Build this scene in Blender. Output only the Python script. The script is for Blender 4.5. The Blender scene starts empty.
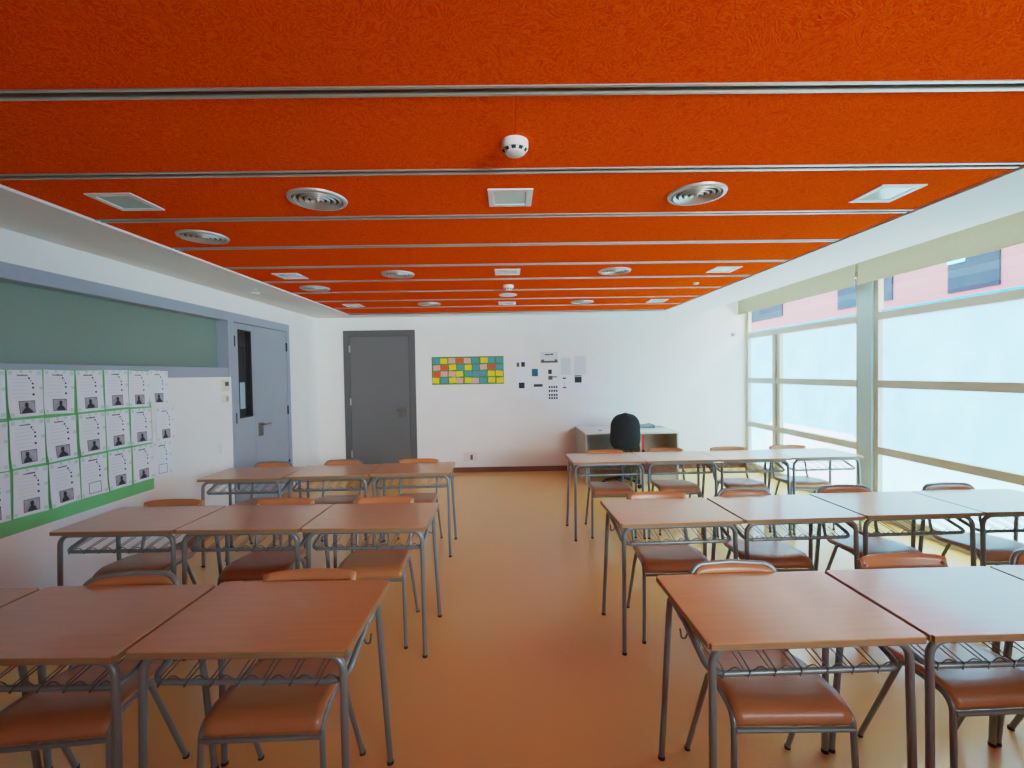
import bpy, bmesh, math, random
from mathutils import Vector, Matrix
random.seed(7)
sc = bpy.context.scene
C = sc.collection
PI = math.pi

# film response: scene value -> display value, soft shoulder so the windows keep their tint
WL = 4.0
CURVE = [(0, 0), (.026, .14), (.068, .345), (.122, .51), (.205, .64), (.42, .755), (.95, .88), (2.0, .97), (4, 1)]
# ------------------------------------------------------------------ dimensions
CH = 1.5568                       # camera height
HC = 2.4917                       # ceiling
XL, XW = -3.066, 3.92             # left wall, window plane
YB, YF = 7.30, -2.2               # far wall, wall behind the camera
OL, OR_, OE = -2.424, 2.468, 6.966  # orange ceiling field
G0 = 1.5256                       # first groove
FZ = -.0432                       # floor level in the working frame; everything is lifted by -FZ at the end

# ------------------------------------------------------------------ materials
def lin(c):
    return tuple(((v/255)/12.92 if v/255 <= .04045 else (((v/255)+.055)/1.055)**2.4) for v in c) + (1,)
def new_mat(name):
    m = bpy.data.materials.new(name); m.use_nodes = True
    nt = m.node_tree; b = nt.nodes['Principled BSDF']
    return m, nt, b
def mat(name, rgb, rough=.6, metal=0, var=.0, scale=8, spec=.5, bump=0, bscale=60, coat=0, stretch=None, cior=1.5):
    m, nt, b = new_mat(name)
    b.inputs['Coat IOR'].default_value = cior; b.inputs['Coat Roughness'].default_value = .13
    b.inputs['Base Color'].default_value = lin(rgb)
    b.inputs['Roughness'].default_value = rough
    b.inputs['Metallic'].default_value = metal
    b.inputs['Specular IOR Level'].default_value = spec
    b.inputs['Coat Weight'].default_value = coat
    if var or bump:
        tc = nt.nodes.new('ShaderNodeTexCoord')
        mp = nt.nodes.new('ShaderNodeMapping'); nt.links.new(tc.outputs['Object'], mp.inputs[0])
        if stretch: mp.inputs['Scale'].default_value = stretch
        n = nt.nodes.new('ShaderNodeTexNoise'); n.inputs['Scale'].default_value = scale; n.inputs['Detail'].default_value = 5
        nt.links.new(mp.outputs[0], n.inputs['Vector'])
        if var:
            r = nt.nodes.new('ShaderNodeValToRGB'); c = lin(rgb)
            r.color_ramp.elements[0].position = .3; r.color_ramp.elements[1].position = .7
            r.color_ramp.elements[0].color = tuple(x*(1-var) for x in c[:3])+(1,)
            r.color_ramp.elements[1].color = tuple(min(1, x*(1+var)) for x in c[:3])+(1,)
            nt.links.new(n.outputs['Fac'], r.inputs[0]); nt.links.new(r.outputs[0], b.inputs['Base Color'])
        if bump:
            n2 = nt.nodes.new('ShaderNodeTexNoise'); n2.inputs['Scale'].default_value = bscale
            nt.links.new(mp.outputs[0], n2.inputs['Vector'])
            bp = nt.nodes.new('ShaderNodeBump'); bp.inputs['Strength'].default_value = bump; bp.inputs['Distance'].default_value = .01
            nt.links.new(n2.outputs['Fac'], bp.inputs['Height']); nt.links.new(bp.outputs[0], b.inputs['Normal'])
    return m

M = {}
M['wall'] = mat('white_plaster', (238, 236, 230), .75, var=.02, scale=3, bump=.05, bscale=120)
M['soffit'] = mat('ceiling_plaster', (236, 234, 226), .8, var=.02, scale=2)
M['blind'] = mat('blind_fabric', (168, 165, 140), .9, var=.03, scale=30)
M['steel_blue'] = mat('blue_grey_paint', (152, 160, 172), .42, var=.04, scale=2)
M['door_blue'] = mat('door_blue_grey', (152, 160, 168), .35, var=.04, scale=1.5)
M['door_grey'] = mat('door_grey', (100, 99, 98), .45, var=.04, scale=1.5)
M['door_grey_frame'] = mat('door_grey_frame', (87, 87, 87), .5)
M['gap'] = mat('dark_gap', (30, 30, 32), .8)
M['alu'] = mat('warm_aluminium', (196, 190, 174), .5, metal=.1, var=.03, scale=3)
M['column'] = mat('column_paint', (176, 200, 204), .5, var=.03, scale=2)
M['rail'] = mat('ceiling_rail_metal', (190, 184, 172), .35, metal=.6)
M['desk'] = mat('beech_laminate', (200, 142, 78), .3, var=.06, scale=5, stretch=(1, 9, 1), spec=.5, coat=.45, cior=1.6)
M['desk_edge'] = mat('beech_edge', (150, 112, 74), .5, var=.15, scale=8, stretch=(1, 1, 30))
M['ply'] = mat('beech_plywood', (186, 116, 68), .38, var=.08, scale=4, stretch=(1, 10, 1), spec=.45, coat=.12)
M['ply_edge'] = mat('plywood_edge', (196, 146, 100), .5, var=.1, scale=10)
M['tube'] = mat('grey_enamel_tube', (122, 128, 128), .32, metal=.3, spec=.6)
M['wire'] = mat('grey_wire', (104, 106, 104), .35, metal=.6)
M['rubber'] = mat('black_rubber', (28, 28, 30), .7)
M['skirt'] = mat('brown_skirting', (118, 66, 44), .4, var=.08, scale=5)
M['white_metal'] = mat('white_enamel', (226, 226, 220), .4)
M['white_plastic'] = mat('white_plastic', (228, 224, 214), .4)
M['chrome'] = mat('brushed_silver', (190, 187, 178), .45, metal=.6)
M['vent_dark'] = mat('vent_dark', (58, 56, 52), .7)
M['steel'] = mat('satin_steel', (128, 122, 112), .38, metal=.7)
M['lamp_glass'] = mat('lamp_glass', (188, 210, 200), .12, spec=.9)
M['paper'] = mat('white_paper', (236, 238, 240), .8)
M['paper2'] = mat('grey_paper', (214, 216, 220), .8)
M['mint'] = mat('mint_print', (200, 222, 206), .8)
M['ink'] = mat('black_ink', (46, 46, 50), .8)
M['ink_soft'] = mat('grey_ink', (150, 152, 158), .8)
M['line_soft'] = mat('faint_rule', (206, 208, 216), .8)
M['photo'] = mat('photo_grey', (166, 160, 166), .6, var=.25, scale=30)
M['photo_dark'] = mat('photo_dark', (40, 38, 42), .6, var=.4, scale=30)
M['green'] = mat('green_paper', (112, 196, 120), .8, var=.05, scale=5)
M['green_board'] = mat('board_green', (78, 140, 52), .8)
M['st_y'] = mat('sticky_yellow', (240, 214, 24), .7)
M['st_r'] = mat('sticky_red', (226, 84, 34), .7)
M['st_p'] = mat('sticky_pink', (228, 166, 158), .7)
M['st_b'] = mat('sticky_blue', (78, 150, 164), .7)
M['teal'] = mat('teal_print', (24, 96, 116), .7)
M['dark_print'] = mat('dark_print', (30, 34, 34), .7, var=.5, scale=60)
M['brown_print'] = mat('brown_print', (98, 88, 66), .7, var=.5, scale=60)
M['office'] = mat('black_upholstery', (22, 27, 31), .85, var=.15, scale=20)
M['black_plastic'] = mat('black_plastic', (24, 24, 26), .4)
M['td_top'] = mat('pale_grey_laminate', (206, 208, 204), .4)
M['td_panel'] = mat('warm_grey_panel', (176, 168, 154), .5)
M['td_inner'] = mat('slate_panel', (176, 186, 192), .5)
M['td_beige'] = mat('beige_inside', (190, 172, 146), .6)
M['red'] = mat('red_binder', (196, 42, 28), .5)
M['grey_tray'] = mat('grey_tray', (126, 142, 150), .4)
M['pink_wall'] = mat('pink_render', (100, 46, 62), .8, var=.04, scale=1)
M['ext_glass'] = mat('exterior_dark_glass', (12, 26, 44), .8, var=.15, scale=.6, spec=.1)
M['ext_blue'] = mat('exterior_blue_panel', (70, 180, 225), .5)
M['ext_ground'] = mat('exterior_paving', (200, 204, 204), .9, var=.05, scale=1)
M['ext_pink'] = mat('pink_kerb', (236, 150, 150), .7)
M['brown_dark'] = mat('corridor_brown', (46, 32, 28), .6)
M['ochre'] = mat('corridor_ochre', (120, 108, 62), .7)
M['thermo'] = mat('cream_plastic', (222, 216, 190), .5)
M['lcd'] = mat('lcd_dark', (70, 76, 62), .3)

# orange wood-wool panel: matted fibres
def orange_mat():
    m, nt, b = new_mat('orange_wood_wool')
    tc = nt.nodes.new('ShaderNodeTexCoord')
    n1 = nt.nodes.new('ShaderNodeTexNoise'); n1.inputs['Scale'].default_value = 5; n1.inputs['Detail'].default_value = 2
    nt.links.new(tc.outputs['Object'], n1.inputs['Vector'])
    mixv = nt.nodes.new('ShaderNodeVectorMath'); mixv.operation = 'MULTIPLY_ADD'
    mixv.inputs[1].default_value = (.5, .5, .5)
    nt.links.new(n1.outputs['Color'], mixv.inputs[0]); nt.links.new(tc.outputs['Object'], mixv.inputs[2])
    w1 = nt.nodes.new('ShaderNodeTexWave'); w1.inputs['Scale'].default_value = 14; w1.inputs['Distortion'].default_value = 14; w1.inputs['Detail'].default_value = 3; w1.inputs['Detail Scale'].default_value = 2.2
    nt.links.new(mixv.outputs[0], w1.inputs['Vector'])
    v = nt.nodes.new('ShaderNodeTexNoise'); v.inputs['Scale'].default_value = 75; v.inputs['Detail'].default_value = 4; v.inputs['Distortion'].default_value = 2.5
    nt.links.new(tc.outputs['Object'], v.inputs['Vector'])
    add = nt.nodes.new('ShaderNodeMath'); add.operation = 'MULTIPLY_ADD'; add.inputs[1].default_value = .30
    nt.links.new(w1.outputs['Fac'], add.inputs[0]); 
    mul = nt.nodes.new('ShaderNodeMath'); mul.operation = 'MULTIPLY'; mul.inputs[1].default_value = .8
    nt.links.new(v.outputs['Fac'], mul.inputs[0]); nt.links.new(mul.outputs[0], add.inputs[2])
    r = nt.nodes.new('ShaderNodeValToRGB')
    r.color_ramp.elements[0].position = .34; r.color_ramp.elements[0].color = lin((230, 58, 4))
    r.color_ramp.elements[1].position = .72; r.color_ramp.elements[1].color = lin((254, 90, 8))
    nt.links.new(add.outputs[0], r.inputs[0]); nt.links.new(r.outputs[0], b.inputs['Base Color'])
    b.inputs['Roughness'].default_value = 1; b.inputs['Specular IOR Level'].default_value = 0
    bp = nt.nodes.new('ShaderNodeBump'); bp.inputs['Strength'].default_value = .35; bp.inputs['Distance'].default_value = .006
    nt.links.new(add.outputs[0], bp.inputs['Height']); nt.links.new(bp.outputs[0], b.inputs['Normal'])
    return m
M['orange'] = orange_mat()

def floor_mat():
    m, nt, b = new_mat('tan_linoleum')
    tc = nt.nodes.new('ShaderNodeTexCoord')
    n = nt.nodes.new('ShaderNodeTexNoise'); n.inputs['Scale'].default_value = 1.1; n.inputs['Detail'].default_value = 3
    n2 = nt.nodes.new('ShaderNodeTexNoise'); n2.inputs['Scale'].default_value = 220
    for q in (n, n2): nt.links.new(tc.outputs['Object'], q.inputs['Vector'])
    mx = nt.nodes.new('ShaderNodeMath'); mx.operation = 'MULTIPLY_ADD'; mx.inputs[1].default_value = .35
    nt.links.new(n2.outputs['Fac'], mx.inputs[0]); mx.inputs[2].default_value = .5
    r = nt.nodes.new('ShaderNodeValToRGB')
    r.color_ramp.elements[0].position = .45; r.color_ramp.elements[0].color = lin((230, 178, 104))
    r.color_ramp.elements[1].position = .9; r.color_ramp.elements[1].color = lin((234, 183, 109))
    nt.links.new(mx.outputs[0], r.inputs[0]); nt.links.new(r.outputs[0], b.inputs['Base Color'])
    b.inputs['Roughness'].default_value = .27
    rr = nt.nodes.new('ShaderNodeMapRange'); rr.inputs['To Min'].default_value = .24; rr.inputs['To Max'].default_value = .30
    b.inputs['Roughness'].default_value = .25
    return m
M['floor'] = floor_mat()

def frosted_mat():
    """film-covered pane: mostly scatters the daylight, lets a little through"""
    m, nt, b = new_mat('frosted_film_glass')
    out = nt.nodes['Material Output']
    tr = nt.nodes.new('ShaderNodeBsdfTranslucent'); tp = nt.nodes.new('ShaderNodeBsdfTransparent')
    gl = nt.nodes.new('ShaderNodeBsdfGlossy'); gl.inputs['Roughness'].default_value = .12
    tc = nt.nodes.new('ShaderNodeTexCoord')
    n = nt.nodes.new('ShaderNodeTexNoise'); n.inputs['Scale'].default_value = 2.6; n.inputs['Detail'].default_value = 9; n.inputs['Roughness'].default_value = .62
    nt.links.new(tc.outputs['Object'], n.inputs['Vector'])
    r = nt.nodes.new('ShaderNodeValToRGB')
    r.color_ramp.elements[0].position = .30; r.color_ramp.elements[0].color = lin((76, 184, 238))
    r.color_ramp.elements[1].position = .66; r.color_ramp.elements[1].color = lin((100, 214, 255))
    nt.links.new(n.outputs['Fac'], r.inputs[0]); nt.links.new(r.outputs[0], tr.inputs['Color'])
    m1 = nt.nodes.new('ShaderNodeMixShader'); m1.inputs[0].default_value = .22
    nt.links.new(tr.outputs[0], m1.inputs[1]); nt.links.new(tp.outputs[0], m1.inputs[2])
    m2 = nt.nodes.new('ShaderNodeMixShader'); m2.inputs[0].default_value = .04
    nt.links.new(m1.outputs[0], m2.inputs[1]); nt.links.new(gl.outputs[0], m2.inputs[2])
    nt.links.new(m2.outputs[0], out.inputs['Surface'])
    return m
M['frost'] = frosted_mat()
def clear_mat():
    m, nt, b = new_mat('clear_glass')
    out = nt.nodes['Material Output']
    tp = nt.nodes.new('ShaderNodeBsdfTransparent'); tp.inputs[0].default_value = (.86, .91, .92, 1)
    gl = nt.nodes.new('ShaderNodeBsdfGlossy'); gl.inputs['Roughness'].default_value = .02
    m1 = nt.nodes.new('ShaderNodeMixShader'); m1.inputs[0].default_value = .07
    nt.links.new(tp.outputs[0], m1.inputs[1]); nt.links.new(gl.outputs[0], m1.inputs[2])
    nt.links.new(m1.outputs[0], out.inputs['Surface'])
    return m
M['clear'] = clear_mat()
M['green_glass'] = mat('green_grey_glass', (112, 134, 120), .32, var=.04, scale=1.2, spec=.6)

# ------------------------------------------------------------------ helpers
def tag(o, label=None, cat=None, group=None, kind=None):
    if label: o['label'] = label
    if cat: o['category'] = cat
    if group: o['group'] = group
    if kind: o['kind'] = kind
    return o
def obj(name, bm, m, parent=None, smooth=False, loc=None):
    bmesh.ops.recalc_face_normals(bm, faces=bm.faces[:])
    me = bpy.data.meshes.new(name); bm.to_mesh(me); bm.free()
    for k in (m if isinstance(m, (list, tuple)) else [m]): me.materials.append(k)
    if smooth:
        for p in me.polygons: p.use_smooth = True
        try: me.set_sharp_from_angle(angle=math.radians(40))
        except Exception: pass
    o = bpy.data.objects.new(name, me); C.objects.link(o)
    if parent: o.parent = parent
    if loc: o.location = loc
    return o
def thing(name, label, cat, loc=(0, 0, 0), rot=0, group=None, kind=None):
    o = bpy.data.objects.new(name, None); C.objects.link(o); o.empty_display_size = .1
    o.location = loc; o.rotation_euler = (0, 0, rot)
    return tag(o, label, cat, group, kind)
def box(bm, x0, x1, y0, y1, z0, z1, bev=0, seg=1, mi=0):
    r = bmesh.ops.create_cube(bm, size=1)
    vs = r['verts']
    for v in vs:
        v.co = Vector(((x0+x1)/2 + v.co.x*(x1-x0), (y0+y1)/2 + v.co.y*(y1-y0), (z0+z1)/2 + v.co.z*(z1-z0)))
    fs = set(f for v in vs for f in v.link_faces)
    for f in fs: f.material_index = mi
    if bev:
        es = set(e for v in vs for e in v.link_edges)
        bmesh.ops.bevel(bm, geom=list(es), offset=bev, segments=seg, affect='EDGES')
    return vs
def nb(*a, **k):
    bm = bmesh.new(); box(bm, *a, **k); return bm
def fillet(pts, rad, n=6):
    P = [Vector(p) for p in pts]; out = [P[0]]
    rads = rad if isinstance(rad, (list, tuple)) else [rad]*(len(P)-2)
    for i in range(1, len(P)-1):
        a, b, c = P[i-1], P[i], P[i+1]; r = rads[i-1]
        u = (a-b).normalized(); v = (c-b).normalized()
        ang = u.angle(v)
        if r <= 0 or ang > PI-.02: out.append(b); continue
        t = min(r/math.tan(ang/2), (a-b).length*.49, (c-b).length*.49)
        r = t*math.tan(ang/2)
        ctr = b + (u+v).normalized()*(r/math.sin(ang/2))
        p0 = b+u*t; p1 = b+v*t
        d0 = p0-ctr; d1 = p1-ctr; tot = d0.angle(d1)
        ax = d0.cross(d1).normalized()
        for k in range(n+1):
            out.append(ctr + Matrix.Rotation(tot*k/n, 3, ax) @ d0)
    out.append(P[-1])
    return out
def tube(bm, pts, r, seg=8, flat=None):
    P = [Vector(p) for p in pts]
    P = [p for i, p in enumerate(P) if i == 0 or (p-P[i-1]).length > 1e-6]
    n = len(P); T = []
    for i in range(n):
        a = P[max(0, i-1)]; b = P[min(n-1, i+1)]; T.append((b-a).normalized())
    ref = Vector((0, 0, 1)) if abs(T[0].z) < .9 else Vector((1, 0, 0))
    N = (ref - T[0]*ref.dot(T[0])).normalized(); rings = []
    for i in range(n):
        if i: 
            N = N - T[i]*N.dot(T[i])
            N = N.normalized() if N.length > 1e-6 else T[i].orthogonal().normalized()
        B = T[i].cross(N)
        sc_ = 1
        if 0 < i < n-1:
            h = ((P[i]-P[i-1]).normalized()).angle((P[i+1]-P[i]).normalized())
            sc_ = 1/max(.5, math.cos(h/2))
        rings.append([bm.verts.new(P[i] + (N*math.cos(2*PI*k/seg)+B*math.sin(2*PI*k/seg))*r*sc_) for k in range(seg)])
    for i in range(n-1):
        for k in range(seg):
            bm.faces.new((rings[i][k], rings[i][(k+1) % seg], rings[i+1][(k+1) % seg], rings[i+1][k]))
    bm.faces.new(rings[0][::-1]); bm.faces.new(rings[-1])
def nt_(pts, r, seg=8, rad=0, n=6):
    bm = bmesh.new(); tube(bm, fillet(pts, rad, n) if rad else pts, r, seg); return bm
def lathe(bm, prof, seg=32, cx=0, cy=0, cz=0):
    rings = []
    for (r, z) in prof:
        if r < 1e-5: rings.append([bm.verts.new((cx, cy, cz+z))])
        else: rings.append([bm.verts.new((cx+r*math.cos(2*PI*k/seg), cy+r*math.sin(2*PI*k/seg), cz+z)) for k in range(seg)])
    for a, b in zip(rings, rings[1:]):
        for k in range(seg):
            k2 = (k+1) % seg
            if len(a) == 1 and len(b) == 1: break
            if len(a) == 1: bm.faces.new((a[0], b[k2], b[k]))
            elif len(b) == 1: bm.faces.new((a[k], a[k2], b[0]))
            else: bm.faces.new((a[k], a[k2], b[k2], b[k]))
def nl(prof, seg=32, cx=0, cy=0, cz=0):
    bm = bmesh.new(); lathe(bm, prof, seg, cx, cy, cz); return bm
def dup(root, loc, rot=0, label=None, group=None):
    r = root.copy(); C.objects.link(r); r.location = loc; r.rotation_euler = (0, 0, rot)
    if label: r['label'] = label
    if group: r['group'] = group
    for ch in list(root.children):
        c = ch.copy(); C.objects.link(c); c.parent = r
        for g in list(ch.children):
            d = g.copy(); C.objects.link(d); d.parent = c
    return r
def struct(name, bm, m, parent=None, smooth=False):
    o = obj(name, bm, m, parent, smooth)
    if not parent: o['kind'] = 'structure'
    return o

# ------------------------------------------------------------------ the room
T = .15
struct('floor', nb(XL-.9, XW+.25, YF-T, YB+T, -.16, FZ), M['floor'])
struct('wall_back', nb(XL-.9, XW+.03, YB, YB+T, FZ, 2.95), M['wall'])
struct('wall_front', nb(XL-T, XW+.25, YF-T, YF, FZ, 2.95), M['wall'])

# left wall with openings for the glazed strip and the double door
GY0, GY1, GZ0, GZ1 = .40, 4.98, 1.665, 2.19        # glazed strip
DY0, DY1, DZ1 = 5.07, 6.30, 2.185                   # door opening
bm = bmesh.new()
WX0, WX1 = XL-.16, XL
box(bm, WX0, WX1, YF, GY0, FZ, 2.95)
box(bm, WX0, WX1, GY0, GY1, FZ, GZ0)
box(bm, WX0, WX1, GY0, DY1, GZ1, 2.95)
box(bm, WX0, WX1, GY1, DY0, FZ, GZ1)
box(bm, WX0, WX1, DY1, YB, FZ, 2.95)
struct('wall_left', bm, M['wall'])
# right wall: solid pieces round the window band
bm = bmesh.new()
WIN = [(4.92, 7.27), (2.38, 4.73)]
box(bm, XW-.02, XW+.22, YF, 2.19, FZ, 2.95)
box(bm, XW-.02, XW+.22, 2.19, YB, 2.62, 2.95)
box(bm, XW-.02, XW+.03, 7.27, YB, FZ, 2.62)
struct('wall_right', bm, M['wall'])

# plaster border of the ceiling, with the blind recess along the windows
bm = bmesh.new()
box(bm, XL-T, OL, YF, YB, HC, HC+.10)
box(bm, OR_, 3.14, YF, YB, HC, HC+.46)
box(bm, OL, OR_, OE, YB, HC, HC+.10)
box(bm, 3.14, XW+.2, YF, YB, 2.80, 2.95)
struct('ceiling', bm, M['soffit'])
# orange boards, one slab per strip between the rails
bm = bmesh.new()
RW = .056
g = G0 - .6*7; edges = []
while g < OE:
    edges.append(g); g += .6
edges = [YF+RW/2] + [e for e in edges if e > YF+.1]
for a, b in zip(edges, edges[1:]+[OE+RW/2]):
    y0, y1 = a+RW/2, b-RW/2
    k = round((a-G0)/.6)
    xs = [OL+.004, .045+(.0 if k % 2 == 0 else .62 if k % 4 == 1 else -.62), OR_-.012]
    xs = sorted(xs)
    for x0, x1 in zip(xs, xs[1:]):
        box(bm, x0+.0008, x1-.0008, y0, y1, HC+.012, HC+.05)
o = struct('ceiling', bm, M['orange'])
struct('ceiling', nb(OL-.02, OR_+.02, YF, OE+.02, HC+.07, HC+.10), M['gap'])
tn = [0]
def trim(bm, m, smooth=False):
    tn[0] += 1
    return struct('trim_%d' % tn[0], bm, m, None, smooth)
for e in edges[1:]:
    bm = bmesh.new()
    for s in (-1, 1):
        box(bm, OL+.004, OR_-.012, e+s*.021-.0055, e+s*.021+.0055, HC+.008, HC+.02)
        box(bm, OL+.004, OR_-.012, e+s*.0145-.001, e+s*.0145+.001, HC+.01, HC+.05)
    trim(bm, M['rail'])
trim(nb(OL-.010, OL+.004, YF, OE+.01, HC-.003, HC+.012), M['white_metal'])
trim(nb(OL-.010, OR_, OE, OE+.012, HC-.003, HC+.012), M['white_metal'])

# skirting
struct('baseboard_back', nb(XL+.012, .95, YB-.012, YB, FZ, .040), M['skirt'])
struct('baseboard_right', nb(2.60, XW-.03, YB-.012, YB, FZ, .040), M['skirt'])
struct('baseboard_left', nb(XL, XL+.012, YF, 5.02, FZ, .040), M['skirt'])

# ------------------------------------------------------------------ left glazed strip: window_1
w = thing('window_1', None, None, (0, 0, 0), kind='structure')
bm = bmesh.new()
box(bm, XL-.13, XL+.012, GY0-.1, 6.36, 2.187, 2.285)       # head band running over the door too
box(bm, XL-.13, XL+.0015, GY0-.1, GY1+.005, 1.567, 1.668)       # sill band
box(bm, XL-.13, XL+.010, GY1-.004, 5.07, 1.567, 2.187)           # post
box(bm, XL-.13, XL+.010, GY0-.1, GY0, 1.567, 2.187)
obj('window_frame', bm, M['steel_blue'], w)
for a, b in ((GY0, 1.32), (1.3205, 3.24), (3.2405, GY1)):
    obj('pane', nb(XL-.125, XL-.115, a, b, 1.668, 2.187), M['green_glass'], w)

# ------------------------------------------------------------------ double door on the left: door_1
d = thing('door_1', None, None, (0, 0, 0), kind='structure')
bm = bmesh.new()
box(bm, XL-.10, XL+.012, 5.02, 5.075, FZ, 2.187)
box(bm, XL-.10, XL+.012, 6.285, 6.36, FZ, 2.187)
obj('door_frame', bm, M['steel_blue'], d)
bm = bmesh.new()                                             # narrow leaf with a slot for its pane
gy0, gy1, gz0, gz1 = 5.165, 5.43, 1.09, 2.11
x0, x1 = XL-.045, XL-.002
box(bm, x0, x1, 5.079, gy0, FZ+.01, 2.18); box(bm, x0, x1, gy1, 5.482, FZ+.01, 2.18)
box(bm, x0, x1, gy0, gy1, FZ+.01, gz0); box(bm, x0, x1, gy0, gy1, gz1, 2.18)
lf = obj('door_leaf', bm, M['door_blue'], d)
bm = bmesh.new()
for a in ((gy0, gy0+.012, gz0, gz1), (gy1-.012, gy1, gz0, gz1), (gy0, gy1, gz0, gz0+.012), (gy0, gy1, gz1-.012, gz1)):
    box(bm, x0+.008, x1+.004, *a)
obj('glazing_bead', bm, M['gap'], lf)
obj('pane', nb(XL-.028, XL-.022, gy0+.012, gy1-.012, gz0+.012, gz1-.012), M['clear'], lf)
lf2 = obj('door_leaf', nb(x0, x1, 5.488, 6.281, FZ+.01, 2.18), M['door_blue'], d)
bm = nb(XL-.001, XL+.006, 5.535, 5.645, .83, 1.0, bev=.003)
obj('handle_plate', bm, M['steel'], lf2)
bm = nt_([(XL, 5.60, .975), (XL+.055, 5.60, .975), (XL+.055, 5.72, .975)], .010, 10, rad=.015)
obj('door_handle', bm, M['steel'], lf2, True)
for (y, z, p) in ((5.082, 1.97, lf), (5.082, 1.10, lf), (6.278, 1.97, lf2), (6.278, 1.10, lf2), (6.278, .35, lf2), (5.082, .35, lf)):
    obj('hinge', nb(XL-.002, XL+.016, y-.010, y+.010, z-.06, z+.06, bev=.003), M['gap'], p)
# corridor seen through the door pane
struct('wall_corridor', nb(XL-.9, XL-.85, 4.6, 6.8, FZ, 2.95), M['brown_dark'])
struct('wall_corridor_end', nb(XL-.85, XL-.16, 6.75, 6.8, FZ, 2.95), M['brown_dark'])
struct('wall_corridor_side', nb(XL-.85, XL-.16, 4.6, 4.65, FZ, 2.95), M['brown_dark'])
struct('ceiling', nb(XL-.9, XL-.16, 4.6, 6.8, 2.9, 2.95), M['brown_dark'])
struct('trim_corridor', nb(XL-.85, XL-.84, 4.6, 6.8, 2.02, 2.9), M['ochre'])
tag(obj('notice_sheet', nb(XL-.075, XL-.070, 5.215, 5.40, 1.19, 1.50), M['paper']), 'blank white sheet seen behind the narrow door pane on the left', 'paper')

# ------------------------------------------------------------------ grey door in the far wall: door_2
d = thing('door_2', None, None, (0, 0, 0), kind='structure')
Y0 = YB
bm = bmesh.new()
box(bm, -2.636, -2.535, Y0-.022, Y0, FZ, 2.19); box(bm, -1.583, -1.485, Y0-.022, Y0, FZ, 2.19)
box(bm, -2.636, -1.485, Y0-.022, Y0, 2.19, 2.285)
obj('door_frame', bm, M['door_grey_frame'], d)
obj('shadow_gap', nb(-2.535, -1.583, Y0-.006, Y0, FZ, 2.19), M['gap'], d)
lf = obj('door_leaf', nb(-2.530, -1.589, Y0-.020, Y0-.006, FZ+.01, 2.184), M['door_grey'], d)
obj('handle_plate', nb(-1.775, -1.625, Y0-.028, Y0-.019, .875, 1.03, bev=.003), M['steel'], lf)
obj('door_handle', nt_([(-1.655, Y0-.02, .995), (-1.655, Y0-.075, .995), (-1.785, Y0-.075, .995)], .011, 10, rad=.015), M['steel'], lf, True)
for z in (1.99, 1.14, .29):
    obj('hinge', nb(-2.545, -2.525, Y0-.036, Y0-.018, z-.055, z+.055, bev=.003), M['chrome'], lf)

# ------------------------------------------------------------------ window wall on the right
bar = .08
ZT = [2.095, 1.385, .685]
for i, (a, b) in enumerate(WIN):
    w = thing('window_%d' % (i+2), None, None, (0, 0, 0), kind='structure')
    bm = bmesh.new()
    F0, F1 = XW-.035, XW+.016
    box(bm, F0, F1, a, a+.055, FZ, 2.62); box(bm, F0, F1, b-.055, b, FZ, 2.62)
    box(bm, F0, F1, a+.055, b-.055, 2.56, 2.62); box(bm, F0, F1, a+.055, b-.055, FZ, .07)
    for z in ZT: box(bm, F0-.005, F1, a+.055, b-.055, z-bar/2, z+bar/2)
    ms = []
    if i == 0:
        box(bm, F0-.012, F1, 6.47, 6.545, .07, ZT[0]-bar/2); box(bm, F0-.004, F1, 6.375, 6.44, .07, ZT[0]-bar/2)
        box(bm, F0+.02, F1, 6.44, 6.47, .07, ZT[0]-bar/2)
        ms = [6.375, 6.545]
    obj('window_frame', bm, M['alu'], w)
    zs = [2.56, ZT[0]+bar/2, ZT[0]-bar/2, ZT[1]+bar/2, ZT[1]-bar/2, ZT[2]+bar/2, ZT[2]-bar/2, .07]
    spans = [(a+.055, b-.055)] if i else [(a+.055, ms[0]), (ms[1], b-.055)]
    obj('pane', nb(XW+.008, XW+.012, a+.055, b-.055, zs[1], zs[0]), M['clear'], w)
    obj('film_strip', nb(XW+.002, XW+.004, a+.055, b-.055, zs[1], zs[1]+.028), M['frost'], w)
    for s0, s1 in spans:
        for zz in ((2, 3), (4, 5), (6, 7)):
            bm = bmesh.new(); vs = [bm.verts.new(p) for p in ((XW+.01, s0, zs[zz[1]]), (XW+.01, s1, zs[zz[1]]), (XW+.01, s1, zs[zz[0]]), (XW+.01, s0, zs[zz[0]]))]
            bm.faces.new(vs)
            obj('pane', bm, M['frost'], w)
for a, b in ((4.73, 4.92), (2.19, 2.38)):
    trim(nb(XW-.06, XW+.02, a, b, FZ, 2.80, bev=.006), M['column'])
# roller blinds in the ceiling recess
def blind(y0, y1, label):
    t = thing('roller_blind', label, 'blind', (3.75, (y0+y1)/2, 2.44), 0, 'roller blinds along the windows')
    h = (y1-y0)/2
    obj('fabric', nb(-.002, .002, -h, h, .012, .33), M['blind'], t)
    obj('bottom_bar', nb(-.006, .006, -h, h, 0, .014, bev=.002), M['blind'], t)
    obj('roller', nt_([(.03, -h, .335), (.03, h, .335)], .022, 16), M['white_metal'], t, True)
blind(4.83, 7.285, 'beige roller blind pulled a little way down, nearer the far wall')
blind(2.32, 4.78, 'beige roller blind above the big panes on the near side of the column')

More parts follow.
